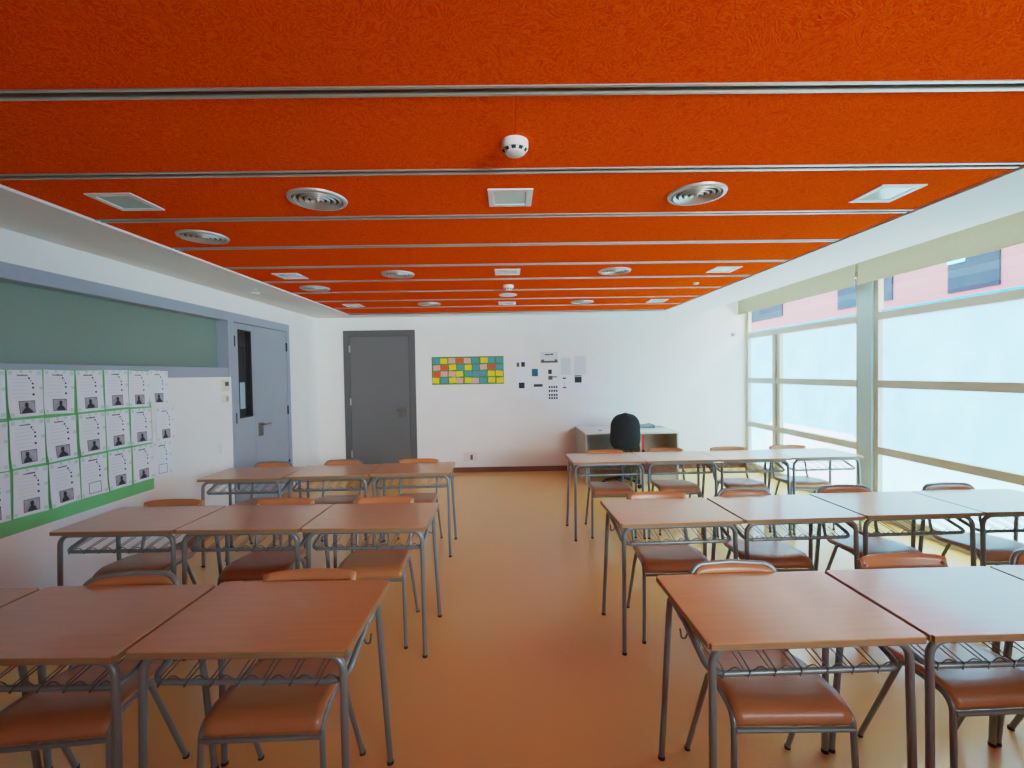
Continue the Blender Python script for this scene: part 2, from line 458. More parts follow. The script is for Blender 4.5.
# outside: paving, low pink kerb, pink building with dark windows
struct('ground', nb(XW+.3, 40, -25, 60, -1.6, -1.5), M['ext_ground'])
t = thing('building', 'pink rendered building seen through the top window strip', 'building', (14, 18, -1.5))
obj('wall', nb(0, 1, -30, 30, 0, 12.0), M['pink_wall'], t)
def bwin(y0, y1, z0, z1, blue=False):
    wn = obj('window', nb(-.05, .02, y0-18, y1-18, z0+1.5, z1+1.5), M['ext_glass'], t)
    if blue: obj('pane', nb(-.07, -.05, y1-.55-18, y1-18, z0+.9+1.5, z0+1.35+1.5), M['ext_blue'], wn)
bwin(12.65, 14.15, 3.85, 6.2, True); bwin(16.2, 18.9, 4.0, 6.3); bwin(22.7, 26.2, 4.23, 6.3)
bwin(8.0, 9.6, 3.85, 6.2)
tag(obj('kerb', nb(7.2, 7.6, 9.6, 12.5, -1.5, .1, bev=.1), M['ext_pink']), 'low pink wall outside behind the frosted lower panes', 'wall')

# ------------------------------------------------------------------ ceiling fittings
def vent(x, y, label, r=.152):
    t = thing('ceiling_vent', label, 'vent', (x, y, HC+.012), 0, 'round ceiling vents')
    obj('flange', nl([(r*.84, .004), (r*.86, -.012), (r*.97, -.009), (r, 0), (r, .004)], 36), M['chrome'], t, True)
    obj('backing', nl([(0, -.001), (r*.85, -.001), (r*.85, .002), (0, .002)], 36), M['vent_dark'], t)
    for k in range(4):
        a = .80-.19*k
        obj('ring', nl([(r*a, -.004), (r*(a-.02), -.014), (r*(a-.10), -.003), (r*(a-.10), -.001)], 72), M['chrome'], t, True)
    obj('hub', nl([(0, -.014), (r*.05, -.012), (r*.075, -.002)], 20), M['chrome'], t, True)
    return t
vent(-1.00, 2.437, 'largest silver round ceiling vent left of centre, in the strip of square lights')
vent(1.03, 2.425, 'silver round ceiling vent at right, nearest the camera on that side')
vent(-2.02, 3.05, 'silver round ceiling vent near the left border, behind the left square light')
vent(-1.01, 4.245, 'silver round ceiling vent left of centre in the second strip of square lights')
vent(1.02, 4.235, 'silver round ceiling vent right of centre in the second strip of square lights')
vent(-2.05, 4.87, 'small-looking round vent by the left border, behind the second left square light')
vent(-1.03, 6.05, 'silver round ceiling vent left of centre close to the far wall')
vent(1.02, 6.06, 'silver round ceiling vent right of centre close to the far wall')
def light(x, y, label):
    t = thing('ceiling_light', label, 'light', (x, y, HC+.012), 0, 'square recessed ceiling lights')
    bm = bmesh.new(); s, i = .117, .086
    for a in ((-s, s, -s, -i), (-s, s, i, s), (-s, -i, -i, i), (i, s, -i, i)): box(bm, *a, -.006, .0)
    obj('frame', bm, M['white_metal'], t)
    obj('diffuser', nb(-i, i, -i, i, -.003, .0), M['lamp_glass'], t)
light(-2.015, 2.438, 'square recessed light at left, nearest the camera')
light(.03, 2.445, 'square recessed light in the middle, nearest the camera')
light(2.075, 2.450, 'square recessed light at right, nearest the camera')
light(-2.02, 4.26, 'square recessed light at left in the second strip')
light(.015, 4.215, 'square recessed light in the middle of the second strip')
light(2.05, 4.235, 'square recessed light at right in the second strip')
light(-2.05, 6.09, 'square recessed light at left beside the far wall')
light(.01, 6.08, 'square recessed light in the middle beside the far wall')
light(2.03, 6.05, 'square recessed light at right beside the far wall')
def smoke(x, y, label):
    t = thing('smoke_detector', label, 'smoke detector', (x, y, HC+.012), 0, 'smoke detectors on the orange ceiling')
    obj('base', nl([(0, 0), (.055, 0), (.055, -.024), (.052, -.028), (0, -.028)], 28), M['white_plastic'], t, True)
    obj('sensor_head', nl([(.052, -.026), (.054, -.032), (.040, -.046), (.034, -.050), (0, -.051)], 28), M['white_plastic'], t, True)
    bm = bmesh.new()
    for k in range(10):
        a = 2*PI*k/10+.2; c, s = math.cos(a), math.sin(a)
        p = [Vector((.0520, -.010, -.0350)), Vector((.0520, .010, -.0350)), Vector((.0425, .008, -.0450)), Vector((.0425, -.008, -.0450))]
        vs = [bm.verts.new((q.x*c-q.y*s, q.x*s+q.y*c, q.z)) for q in p]; bm.faces.new(vs)
    obj('slots', bm, M['gap'], t)
smoke(.045, 1.865, 'white smoke detector above the aisle, nearest the camera')
smoke(.025, 4.86, 'white smoke detector above the aisle, far down the ceiling')
tag(obj('ceiling_disc', nl([(0, 0), (.11, 0), (.11, -.006), (.10, -.010), (0, -.012)], 32), M['white_plastic'], None, True, (.02, 5.43, HC+.012)), 'flat white round plate on the ceiling behind the far smoke detector', 'ceiling plate')
tag(obj('ceiling_sensor', nl([(0, 0), (.03, 0), (.03, -.006), (.022, -.016), (0, -.02)], 20), M['white_plastic'], None, True, (2.055, 4.87, HC+.012)), 'tiny white button sensor on the orange ceiling at the far right', 'sensor')
tag(obj('ceiling_sensor', nl([(0, 0), (.04, 0), (.04, -.008), (.028, -.018), (0, -.02)], 20), M['white_plastic'], None, True, (-2.78, 5.05, HC)), 'small white disc sensor on the plaster border above the left door', 'sensor')

# ------------------------------------------------------------------ small wall fittings
t = thing('thermostat', 'cream thermostat with a small dark display by the left door', 'thermostat', (XL, 4.90, 1.475))
obj('case', nb(0, .022, -.055, .055, -.062, .062, bev=.004), M['thermo'], t)
obj('display', nb(.021, .024, -.025, .038, -.005, .04), M['lcd'], t)
t = thing('light_switch', 'cream double light switch just below the thermostat', 'switch', (XL, 4.90, 1.33))
obj('plate', nb(0, .010, -.06, .06, -.04, .04, bev=.003), M['thermo'], t)
obj('rocker', nb(.009, .014, -.045, -.003, -.025, .025, bev=.002), M['white_plastic'], t)
obj('rocker', nb(.009, .014, .005, .047, -.025, .025, bev=.002), M['td_panel'], t)
t = thing('wall_clip', 'thin upright metal clip low on the left wall beside the door', 'clip', (XL, 4.79, .80))
obj('strip', nb(0, .012, -.006, .006, -.05, .05, bev=.002), M['paper2'], t)
t = thing('power_socket', 'white wall socket with a dark insert low on the far wall', 'socket', (-.615, YB, .215))
obj('plate', nb(-.115, .115, -.012, 0, -.07, .07, bev=.004), M['white_plastic'], t)
obj('socket_insert', nb(-.01, .03, -.015, -.011, -.05, .03), M['skirt'], t)
obj('socket_insert', nb(-.07, -.045, -.014, -.011, -.02, .03), M['paper2'], t)
t = thing('motion_sensor', 'small dark round sensor high on the far wall by the window', 'sensor', (3.68, YB, 2.131))
bm = nl([(0, .03), (.02, .028), (.03, .018), (.032, 0), (0, 0)], 20); bmesh.ops.rotate(bm, verts=bm.verts, matrix=Matrix.Rotation(PI/2, 3, 'X'))
obj('dome', bm, M['steel_blue'], t, True)

# ------------------------------------------------------------------ posters on the left wall
# local frame of a sheet: u to the right (+Y in the room), v up, n off the wall (+X)
def uvn(bm, u0, u1, v0, v1, n, curl=None, mi=0, nu=1, nv=1):
    g = [[bm.verts.new(((n + (curl(u0+(u1-u0)*i/nu, v0+(v1-v0)*j/nv) if curl else 0)), u0+(u1-u0)*i/nu, v0+(v1-v0)*j/nv)) for i in range(nu+1)] for j in range(nv+1)]
    for j in range(nv):
        for i in range(nu):
            f = bm.faces.new((g[j][i], g[j][i+1], g[j+1][i+1], g[j+1][i])); f.material_index = mi
def make_sheet(style, label):
    """A4 worksheet, printed title and rules, framed portrait photo; style -1 leaves the frame empty"""
    sgn = 1 if style % 2 else -1
    amp = (.010, .004, .014, .007, .012)[style % 5]
    def curl(u, v):
        return amp*max(0, (-v-.04)/.11)**2*(.5+sgn*u/.21) + .004*(u/.105)**2 + .001
    t = thing('worksheet', label, 'worksheet', (0, 0, 0), 0, 'worksheets pinned on the left wall')
    bm = bmesh.new(); uvn(bm, -.104, .104, -.148, .148, 0, curl, nu=8, nv=12)
    for (u, v, r) in ((-.085, .130, .012), (.085, .128, .012), (-.09, -.13, .010), (.088, -.125, .012), (.092, .03, .010), (-.02, .138, .009), (.035, .137, .009)):
        uvn(bm, u-r, u+r, v-r, v+r, .0014, curl, 1)
    u = -.045
    for k in range(9):
        wd = random.uniform(.006, .010); uvn(bm, u, u+wd*.8, .110, .117+random.choice((0, .003)), .0016, curl, 2); u += wd
    for (u, v, r) in ((.025, .095, .0055), (.034, .078, .0035), (.045, .060, .0055), (.046, .034, .006), (.047, -.010, .0065)):
        uvn(bm, u-r, u+r, v-r, v+r, .0016, curl, 2)
    for v in (.09, .068, .045, .022, -.002, -.025): uvn(bm, -.078, .02, v-.0012, v+.0012, .0014, curl, 3, nu=3)
    obj('sheet', bm, [M['paper'], M['mint'], M['ink'], M['line_soft']], t, True)
    bm = bmesh.new(); a, b, c, e = -.045, .052, -.128, -.048
    for q in ((a, b, c, c+.0035), (a, b, e-.0035, e), (a, a+.0035, c, e), (b-.0035, b, c, e)): uvn(bm, *q, .0024, curl)
    obj('photo_frame', bm, M['ink'], t)
    if style >= 0:
        bm = bmesh.new(); uvn(bm, a+.003, b-.003, c+.003, e-.003, .0016, curl, nu=2, nv=2)
        ph = obj('portrait_photo', bm, M['photo'], t)
        bm = bmesh.new()
        cx = .003+(style-2)*.004; base = c+.004; sh = .026+.004*(style % 3); hz = -.075-.003*(style % 2)
        pts = [(cx-sh, base), (cx+sh, base), (cx+sh*.92, base+.014), (cx+.014, base+.028), (cx+.008, base+.034), (cx+.012, hz+.0), (cx+.010, hz+.012), (cx, hz+.018), (cx-.010, hz+.012), (cx-.012, hz), (cx-.008, base+.034), (cx-.014, base+.028), (cx-sh*.92, base+.014)]
        vs = [bm.verts.new((.0022+curl(p[0], p[1]), p[0], p[1])) for p in pts]; bm.faces.new(vs)
        obj('figure_print', bm, M['photo_dark'], ph)
    return t
tag(obj('backing_paper', nb(XL+.0016, XL+.003, 1.2, 3.89, .612, 1.632), M['green']), 'long green backing paper behind the pinned worksheets on the left wall', 'paper')
cols = [2.655, 2.882, 3.098, 3.318, 3.542, 3.763, 3.972]
zt = [1.480, 1.166, .853]
styles = {}
first = {}
ordn = ['leftmost', 'second from left', 'third from left', 'fourth from left', 'fifth from left', 'sixth from left', 'rightmost']
rown = ['top', 'middle', 'bottom']
for r in range(3):
    for c in range(7):
        st = -1 if (r == 2 and c in (3, 6)) else (c*2+r*3) % 5
        if r == 2 and c == 0: st = 4
        lab = 'worksheet with %s, %s in the %s row, left wall' % ('empty photo box' if st < 0 else 'dark portrait photo', ordn[c], rown[r])
        if st not in first:
            o = make_sheet(st, lab); first[st] = o
        else: o = dup(first[st], (0, 0, 0), 0, lab)
        y, z = cols[c]+random.uniform(-.006, .006), zt[r]+random.uniform(-.004, .004)
        if (r, c) == (1, 6): y, z = 4.035, 1.157
        if (r, c) == (2, 6): y, z = 3.985, .855
        y += (0, .004, .012)[r] if c < 6 else 0
        o.location = (XL+.0035 + (.0015 if (r+c) % 2 else .003), y, z)
        o.rotation_euler = (math.radians(random.uniform(-2.2, 1.2)), 0, 0)
        o['label'] = lab

# ------------------------------------------------------------------ green poster with sticky notes on the far wall
bx0, bx1, bz0, bz1 = -1.225, -.059, 1.39, 1.842
tag(obj('green_poster', nb(bx0, bx1, YB-.003, YB, bz0, bz1), M['green_board']), 'green landscape poster on the far wall holding rows of sticky notes', 'poster')
rowsN = ['b y p r p b y b b', 'p r y b y b p r b', 'r p p y b b b y y', 'y b y p y p b y y']
cn = dict(y='yellow', r='red orange', p='pink', b='blue')
ord9 = ['first', 'second', 'third', 'fourth', 'fifth', 'sixth', 'seventh', 'eighth', 'last']
rn4 = ['top', 'upper middle', 'lower middle', 'bottom']
note_mesh = {}
for r, row in enumerate(rowsN):
    for c, k in enumerate(row.split()):
        if k not in note_mesh:
            bm = bmesh.new()
            nv = 4; w_, h_ = .056, .043
            g = [[bm.verts.new((-w_+2*w_*i/2, -.0012-.010*((1-j/nv)**2), -h_+2*h_*j/nv)) for i in range(3)] for j in range(nv+1)]
            for j in range(nv):
                for i in range(2): bm.faces.new((g[j][i], g[j][i+1], g[j+1][i+1], g[j+1][i]))
            o = obj('sticky_note', bm, M['st_'+k], None, True); note_mesh[k] = o
        else:
            o = note_mesh[k].copy(); C.objects.link(o)
        o.location = (bx0+.072+c*.128+random.uniform(-.010, .010), YB-.003, bz1-.068-r*.106+random.uniform(-.006, .006))
        o.rotation_euler = (0, random.uniform(-.10, .10), 0)
        tag(o, '%s sticky note, %s from left in the %s row, green poster' % (cn[k], ord9[c], rn4[r]) if c < 8 else '%s sticky note at the right end of the %s row of the green poster' % (cn[k], rn4[r]), 'sticky note', 'sticky notes on the green poster')

# ------------------------------------------------------------------ pinned prints right of it
def print_sheet(x0, z1, x1, z0, label, blocks, mat_='paper', off=.001):
    cx, cz = (x0+x1)/2, (z0+z1)/2
    t = thing('pinned_sheet', label, 'paper', (cx, YB, cz), 0, 'sheets pinned on the far wall')
    hw, hh = (x1-x0)/2, (z1-z0)/2
    bm = bmesh.new()
    for j in range(6):
        pass
    nv = 6
    g = [[bm.verts.new((-hw+2*hw*i, -off-.010*((1-j/nv)**3), -hh+2*hh*j/nv)) for i in range(2)] for j in range(nv+1)]
    for j in range(nv): bm.faces.new((g[j][0], g[j][1], g[j+1][1], g[j+1][0]))
    obj('sheet', bm, M[mat_], t, True)
    def yy(v): return -off-.0012-.010*((1-(v+1)/2)**3)
    for (u0, u1, v0, v1, m) in blocks:      # fractions of the sheet
        bm = bmesh.new(); n = 4
        g = [[bm.verts.new((hw*(u0+(u1-u0)*i), yy(v0+(v1-v0)*j/n), hh*(v0+(v1-v0)*j/n))) for i in range(2)] for j in range(n+1)]
        for j in range(n): bm.faces.new((g[j][0], g[j][1], g[j+1][1], g[j+1][0]))
        obj('printed_picture', bm, M[m], t)
    return t
print_sheet(.145, 1.80, .345, 1.49, 'white sheet with two small pictures, upper left of the pinned sheets', [(-.95, -.5, .1, .55, 'brown_print'), (-.2, .4, .1, .6, 'dark_print')])
print_sheet(.155, 1.485, .365, 1.17, 'white sheet with one dark square picture, lower left of the pinned sheets', [(-.75, .15, -.1, .5, 'dark_print')])
print_sheet(.395, 1.66, .585, 1.375, 'white sheet with a teal picture at its top left', [(-1.0, .05, -.1, .75, 'teal'), (-.8, -.1, .12, .2, 'paper')])
print_sheet(.42, 1.43, .625, 1.13, 'white sheet topped by a wide dark picture, below the teal one', [(-.95, .45, .35, .75, 'dark_print')])
print_sheet(.535, 1.895, .825, 1.715, 'small grey landscape banner at the top of the pinned sheets', [(-.5, .1, .42, .62, 'ink'), (.15, .45, .45, .7, 'ink'), (-.95, .95, -.95, -.6, 'brown_print'), (-.9, -.55, -.6, -.35, 'brown_print'), (.6, .9, -.6, -.35, 'brown_print')], 'paper2')
print_sheet(.635, 1.66, .845, 1.37, 'white sheet with a small square and a round picture, middle of the group', [(-.75, -.2, .15, .65, 'dark_print'), (-.75, -.1, -.5, -.05, 'brown_print'), (-.1, .6, -.25, -.12, 'brown_print')])
print_sheet(.635, 1.365, .85, 1.06, 'white sheet filled with four rows of tiny pictures, lowest in the middle', [(-.72+.36*i, -.46+.36*i, v, v+.22, 'dark_print') for i in range(4) for v in (.62, .22, -.22, -.55)])
print_sheet(.868, 1.80, 1.03, 1.52, 'blank white sheet between the banner and the rightmost sheets', [], 'paper2')
print_sheet(.872, 1.515, 1.045, 1.24, 'white sheet with two tiny line pictures, right of the middle', [(-.75, -.1, .55, .72, 'dark_print'), (-.75, -.05, -.55, -.38, 'brown_print'), (-.45, -.4, -.3, .2, 'ink')])
print_sheet(1.09, 1.82, 1.28, 1.52, 'blank white sheet at the top right of the pinned sheets', [], 'paper2')
print_sheet(1.075, 1.515, 1.29, 1.20, 'white sheet with a dark square picture, lower right of the pinned sheets', [(-.85, .2, .2, .8, 'dark_print'), (-.85, .2, .84, .96, 'brown_print')])

# ------------------------------------------------------------------ student desk
TR = .0125
DW, DD, DZ = .354, .24, .7492
def make_desk(label):
    t = thing('school_desk', label, 'desk', (0, 0, 0), 0, 'wooden school desks in rows')
    bm = bmesh.new()
    box(bm, -DW+.003, DW-.003, -DD, DD, DZ-.021, DZ)
    ve = [e for e in bm.edges if abs(e.verts[0].co.z-e.verts[1].co.z) > .01]
    bmesh.ops.bevel(bm, geom=ve, offset=.009, segments=4, affect='EDGES')
    for f in bm.faces: f.material_index = 0 if abs(f.normal.z) > .9 else 1
    te = [e for e in bm.edges if abs(e.verts[0].co.z-DZ) < 1e-5 and abs(e.verts[1].co.z-DZ) < 1e-5]
    bmesh.ops.bevel(bm, geom=te, offset=.0018, segments=2, affect='EDGES')
    obj('tabletop', bm, [M['desk'], M['desk_edge']], t)
    # camera-side frame: legs that bend into a bar under the top
    yn = -DD+.040; zt_ = DZ-.021-TR
    for s in (-1, 1):
        bm = nt_([(s*.330, yn-.018, .008), (s*.322, yn, zt_), (s*.16, yn, zt_)], TR, 10, rad=.055, n=7)
        lg = obj('leg', bm, M['tube'], t, True)
        obj('rubber_foot', nl([(0, 0), (.0142, 0), (.0142, .012), (.0128, .014)], 12, s*.330, yn-.018), M['rubber'], lg, True)
    obj('front_bar', nt_([(-.16, yn, zt_), (.16, yn, zt_)], TR, 10), M['tube'], t, True)
    # far legs run forward as sloping side rails and meet in the rack bar
    yf, zr0, zr1 = DD-.075, .704, .613
    yr = -DD+.062
    for s in (-1, 1):
        bm = nt_([(s*.344, yf+.040, .008), (s*.318, yf, zr0), (s*.318, yf-.13, zr0-.027)], TR, 10, rad=.030, n=6)
        lg = obj('leg', bm, M['tube'], t, True)
        obj('rubber_foot', nl([(0, 0), (.0142, 0), (.0142, .012), (.0128, .014)], 12, s*.344, yf+.040), M['rubber'], lg, True)
    obj('rack_rail', nt_([(-.318, yf-.13, zr0-.027), (-.318, yr, zr1), (.318, yr, zr1), (.318, yf-.13, zr0-.027)], .0105, 10, rad=.045, n=6), M['tube'], t, True)
    # wire rack: pairs of depth wires hooked under the rack bar, cross wires
    bm = bmesh.new(); R = .0021
    def zs(y): return zr1 + (zr0-zr1)*(y-yr)/(yf-yr)
    yk = yf-.02; n = 7; pitch = .60/n
    pts = []
    for i in range(n):
        a = -.30+i*pitch
        q = [(a, yk, zs(yk)-.01), (a+pitch*.10, yr+.004, zr1+.010), (a+pitch*.18, yr-.013, zr1-.006), (a+pitch*.28, yr-.010, zr1+.010),
             (a+pitch*.40, yk, zs(yk)-.01)]
        tube(bm, q, R, 5)
        # raised loop between the pairs
        q = [(a+pitch*(.40+.6*k/6), yr-.004, zr1+.006+.017*math.sin(PI*k/6)) for k in range(7)]
        tube(bm, q, R, 5)
    for y in (yk, yr+.17):
        tube(bm, [(-.318, y, zs(y)-.006), (.318, y, zs(y)-.006)], .0026, 5)
    obj('wire_rack', bm, M['wire'], t, True)
    for s in (-1, 1):
        obj('hook', nt_([(s*.318, .015, .640), (s*.335, .012, .622), (s*.360, .010, .622), (s*.366, .009, .652)] if False else
            [(s*.320, -.02, .668), (s*.334, -.02, .638), (s*.348, -.02, .638), (s*.353, -.02, .674)], .0034, 6, rad=.008, n=3), M['wire'], t, True)
    return t

SIDE = {'L': 'left', 'R': 'right'}
desks = {
 'R1A': (.958, 1.616, 1.0), 'R1B': (1.675, 1.630, .6), 'R1C': (2.388, 1.640, .3),
 'R2A': (.960, 2.733, 2.0), 'R2B': (1.677, 2.760, 1.6), 'R2C': (2.395, 2.795, 1.2), 'R2D': (3.110, 2.812, .8),
 'R3A': (.948, 4.458, 1.5), 'R3B': (1.654, 4.470, 1.2), 'R3C': (2.362, 4.482, 1.0), 'R3D': (3.072, 4.512, 1.4),
 'L1A': (-.857, 1.626, -1.2), 'L1B': (-1.572, 1.618, -1.0), 'L1C': (-2.290, 1.618, -.6),
 'L2A': (-.820, 2.743, -.8), 'L2B': (-1.531, 2.757, -1.2), 'L2C': (-2.243, 2.768, -.6),
 'L3A': (-.864, 4.122, 2.0), 'L3B': (-1.572, 4.078, 1.6), 'L3C': (-2.282, 4.030, .4),
}
rowd = {'1': 'front row', '2': 'middle row', '3': 'back row'}
def posd(k):
    n = {'L1': 3, 'L2': 3, 'L3': 3, 'R1': 3, 'R2': 4, 'R3': 4}[k[:2]]
    i = 'ABCD'.index(k[2])
    if i == 0: return 'at the aisle'
    if i == n-1: return 'by the wall' if k[0] == 'L' else 'by the window'
    return {1: 'second from the aisle', 2: 'third from the aisle'}[i]
proto = None
tint = {'L': 'reddish brown', 'R': 'pale beech'}
for k, (x, y, r) in desks.items():
    lab = 'wooden school desk %s in the %s-hand %s' % (posd(k), SIDE[k[0]], rowd[k[1]])
    if proto is None: proto = make_desk(lab); o = proto
    else: o = dup(proto, (0, 0, 0), 0, lab)
    o.location = (x, y, FZ); o.rotation_euler = (0, 0, math.radians(r))

# ------------------------------------------------------------------ student chairs
CR = .0105
def make_chair(kind, label):
    t = thing('school_chair', label, 'chair', (0, 0, 0), 0, 'plywood school chairs at the desks')
    # seat: plywood with a rolled front edge
    bm = bmesh.new()
    prof = [(-.197, .409), (-.195, .424), (-.189, .440), (-.176, .453), (-.156, .461), (-.12, .464), (-.03, .459), (.07, .451), (.14, .446), (.182, .448)]
    nx = 12; rings = []
    for j, (y, z) in enumerate(prof):
        f = j/(len(prof)-1); row = []
        hw = .196 - (.030*max(0, (y-.02)/.18)**2 if y > .02 else 0)
        for i in range(nx+1):
            u = -1+2*i/nx
            yy = y - (.035*abs(u)**4 if j == len(prof)-1 else .018*abs(u)**4 if j == len(prof)-2 else 0)
            row.append(bm.verts.new((u*hw, yy, z + (.006*u*u if y > -.14 else 0))))
        rings.append(row)
    for j in range(len(prof)-1):
        for i in range(nx): bm.faces.new((rings[j][i], rings[j][i+1], rings[j+1][i+1], rings[j+1][i]))
    o = obj('seat', bm, [M['ply'], M['ply_edge']], t, True)
    md = o.modifiers.new('thick', 'SOLIDIFY'); md.thickness = .011; md.offset = -1; md.material_offset_rim = 1
    # legs and rails
    for s in (-1, 1):
        lg = obj('leg', nt_([(s*.207, -.212, .006), (s*.198, -.190, .446), (s*.192, -.08, .448)], CR, 10, rad=.050, n=7), M['tube'], t, True)
        obj('rubber_foot', nl([(0, 0), (.0122, 0), (.0122, .012), (.0108, .014)], 12, s*.207, -.212), M['rubber'], lg, True)
        lg = obj('leg', nt_([(s*.211, .192, .006), (s*.196, .010, .450), (s*.192, -.08, .448)], CR, 10, rad=.030, n=6), M['tube'], t, True)
        obj('rubber_foot', nl([(0, 0), (.0122, 0), (.0122, .012), (.0108, .014)], 12, s*.211, .192), M['rubber'], lg, True)
    obj('crossbar', nt_([(-.196, -.201, .399), (.196, -.201, .399)], .009, 8), M['tube'], t, True)
    obj('crossbar', nt_([(-.190, -.02, .440), (.190, -.02, .440)], .008, 8), M['tube'], t, True)
    yt = .236
    if kind == 'plain':
        for s in (-1, 1):
            obj('back_upright', nt_([(s*.176, -.06, .442), (s*.176, .150, .430), (s*.176, .208, .640), (s*.176, yt+.002, .755)], CR*.95, 10, rad=[.06, 0], n=7), M['tube'], t, True)
        bm = bmesh.new(); nu, nv = 14, 6
        for j in range(nv+1):
            pass
        grid_ = []
        for j in range(nv+1):
            v = j/nv; row = []
            for i in range(nu+1):
                u = -1+2*i/nu
                hw = .193
                z = .627+.148*v
                if v > .5: z -= .010*abs(u)**6*(v-.5)*2
                y = .192+.30*(z-.635) + .028*(1-u*u) - .010
                row.append(bm.verts.new((u*hw, y - .004, z)))
            grid_.append(row)
        for j in range(nv):
            for i in range(nu): bm.faces.new((grid_[j][i], grid_[j][i+1], grid_[j+1][i+1], grid_[j+1][i]))
        o = obj('backrest', bm, [M['ply'], M['ply_edge']], t, True)
        md = o.modifiers.new('thick', 'SOLIDIFY'); md.thickness = .011; md.offset = 0; md.material_offset_rim = 1
        for s in (-1, 1):
            o = obj('bolt', nt_([(s*.176, yt-.040, .743), (s*.176, yt-.022, .743)], .006, 8), M['chrome'], t, True)
    else:
        W = .183
        obj('back_frame', nt_([(-W+.01, -.06, .442), (-W+.008, .150, .430), (-W, .228, .771), (-W*.0, .246, .776), (W, .228, .771), (W-.008, .150, .430), (W-.01, -.06, .442)], CR, 10, rad=[.06, .062, 0, .062, .06], n=8), M['tube'], t, True)
        bm = bmesh.new(); nu, nv = 14, 6; grid_ = []
        for j in range(nv+1):
            v = j/nv; row = []
            for i in range(nu+1):
                u = -1+2*i/nu; z = .628+.142*v
                if v > .4: z -= .040*abs(u)**7*(v-.4)/.6
                y = .196+.22*(z-.635) + .024*(1-u*u) - .014
                row.append(bm.verts.new((u*(W-.004), y, z)))
            grid_.append(row)
        for j in range(nv):
            for i in range(nu): bm.faces.new((grid_[j][i], grid_[j][i+1], grid_[j+1][i+1], grid_[j+1][i]))
        o = obj('backrest', bm, [M['ply'], M['ply_edge']], t, True)
        md = o.modifiers.new('thick', 'SOLIDIFY'); md.thickness = .010; md.offset = 0; md.material_offset_rim = 1
    return t
# key: x, y offset from the desk centre, rotation, kind
chairs = {
 'R1A': (.942, -.022, -1, 'arched'), 'R1B': (1.722, .020, 1.5, 'plain'), 'R1C': (2.400, .02, 0, 'arched'),
 'R2A': (.995, .010, -2.0, 'plain'), 'R2B': (1.612, .015, -1.0, 'arched'), 'R2C': (2.330, .010, -1.5, 'arched'), 'R2D': (3.075, .0, 0, 'arched'),
 'R3A': (1.005, -.03, -1.5, 'plain'), 'R3B': (1.670, .01, 0, 'plain'), 'R3C': (2.350, .02, -1, 'plain'), 'R3D': (3.010, .03, -2, 'plain'),
 'L1A': (-.845, -.018, 1.5, 'plain'), 'L1B': (-1.575, -.020, 6.0, 'arched'),
 'L2A': (-.835, .0, 2.0, 'plain'), 'L2B': (-1.515, .0, 1.0, 'plain'), 'L2C': (-2.275, .01, 2.0, 'plain'),
 'L3A': (-.878, -.01, 1.0, 'plain'), 'L3B': (-1.610, .02, 1.5, 'arched'), 'L3C': (-2.275, .03, 1.0, 'arched'),
}
cp = {}
for k, (x, dy, r, kind) in chairs.items():
    fr = 'plain-backed' if kind == 'plain' else 'tube-backed'
    lab = '%s plywood chair under the desk %s in the %s-hand %s' % (fr, posd(k), SIDE[k[0]], rowd[k[1]])
    if kind not in cp: o = make_chair(kind, lab); cp[kind] = o
    else: o = dup(cp[kind], (0, 0, 0), 0, lab)
    o.location = (x, desks[k][1]+.068+dy, FZ); o.rotation_euler = (0, 0, math.radians(r))

# ------------------------------------------------------------------ teacher's desk, chair and things on it
X0, X1, Ya, Yb2, H = 1.09, 2.43, 6.36, 7.25, .733
t = thing('teacher_desk', 'pale grey teacher desk with open cubby against the far wall', 'desk', ((X0+X1)/2, (Ya+Yb2)/2, FZ))
w_, d_ = (X1-X0)/2, (Yb2-Ya)/2
obj('desktop', nb(-w_, w_, -d_, d_, H-.025, H, bev=.003), M['td_top'], t)
obj('side_panel', nb(-w_+.005, -w_+.030, -d_+.01, d_-.01, 0, H-.025), M['td_panel'], t)
obj('side_panel', nb(w_-.030, w_-.005, -d_+.01, d_-.01, 0, H-.025), M['td_panel'], t)
obj('back_panel', nb(-w_+.03, w_-.03, d_-.06, d_-.04, .05, H-.025), M['td_inner'], t)
px = .115
cab = bmesh.new()
box(cab, px, px+.022, -d_+.02, d_-.07, .0, H-.025)
box(cab, px+.022, w_-.03, -d_+.03, d_-.07, .33, .35)
box(cab, px+.022, w_-.03, -.02, 0, .35, H-.025)
box(cab, px+.022, w_-.03, -d_+.03, d_-.07, .10, .12)
obj('cubby', cab, M['td_beige'], t)
obj('drawer_front', nb(px+.024, w_-.032, -d_+.022, -d_+.04, .13, .32), M['skirt'], t)
obj('plinth', nb(px+.024, w_-.032, -d_+.03, -d_+.045, .0, .10), M['td_beige'], t)
tag(obj('file_box', nb(1.90, 1.955, 6.42, 6.66, .3075, .43, bev=.004), M['black_plastic']), 'black file box under the red binder in the teacher desk cubby', 'box')
tag(obj('binder', nb(1.905, 1.95, 6.42, 6.62, .43, .63, bev=.004), M['red']), 'red binder upright in the cubby of the teacher desk', 'binder')
t = thing('document_tray', 'slanted grey tray lying on the teacher desk behind the black chair', 'tray', (2.06, 6.92, H+FZ))
bm = bmesh.new(); box(bm, -.22, .16, -.14, .14, .0, .012, bev=.003)
for v in bm.verts: v.co.z += max(0, (v.co.x+.22))*.09*(1 if v.co.z > .005 else 0)
obj('tray', bm, M['grey_tray'], t)
obj('raised_edge', nb(.135, .16, -.14, .14, .0, .055, bev=.003), M['grey_tray'], t)
tag(obj('paper_sheet', nb(2.24, 2.41, 6.86, 7.10, H+FZ, H+FZ+.004), M['grey_tray']), 'loose grey sheet beside the tray on the teacher desk', 'paper')
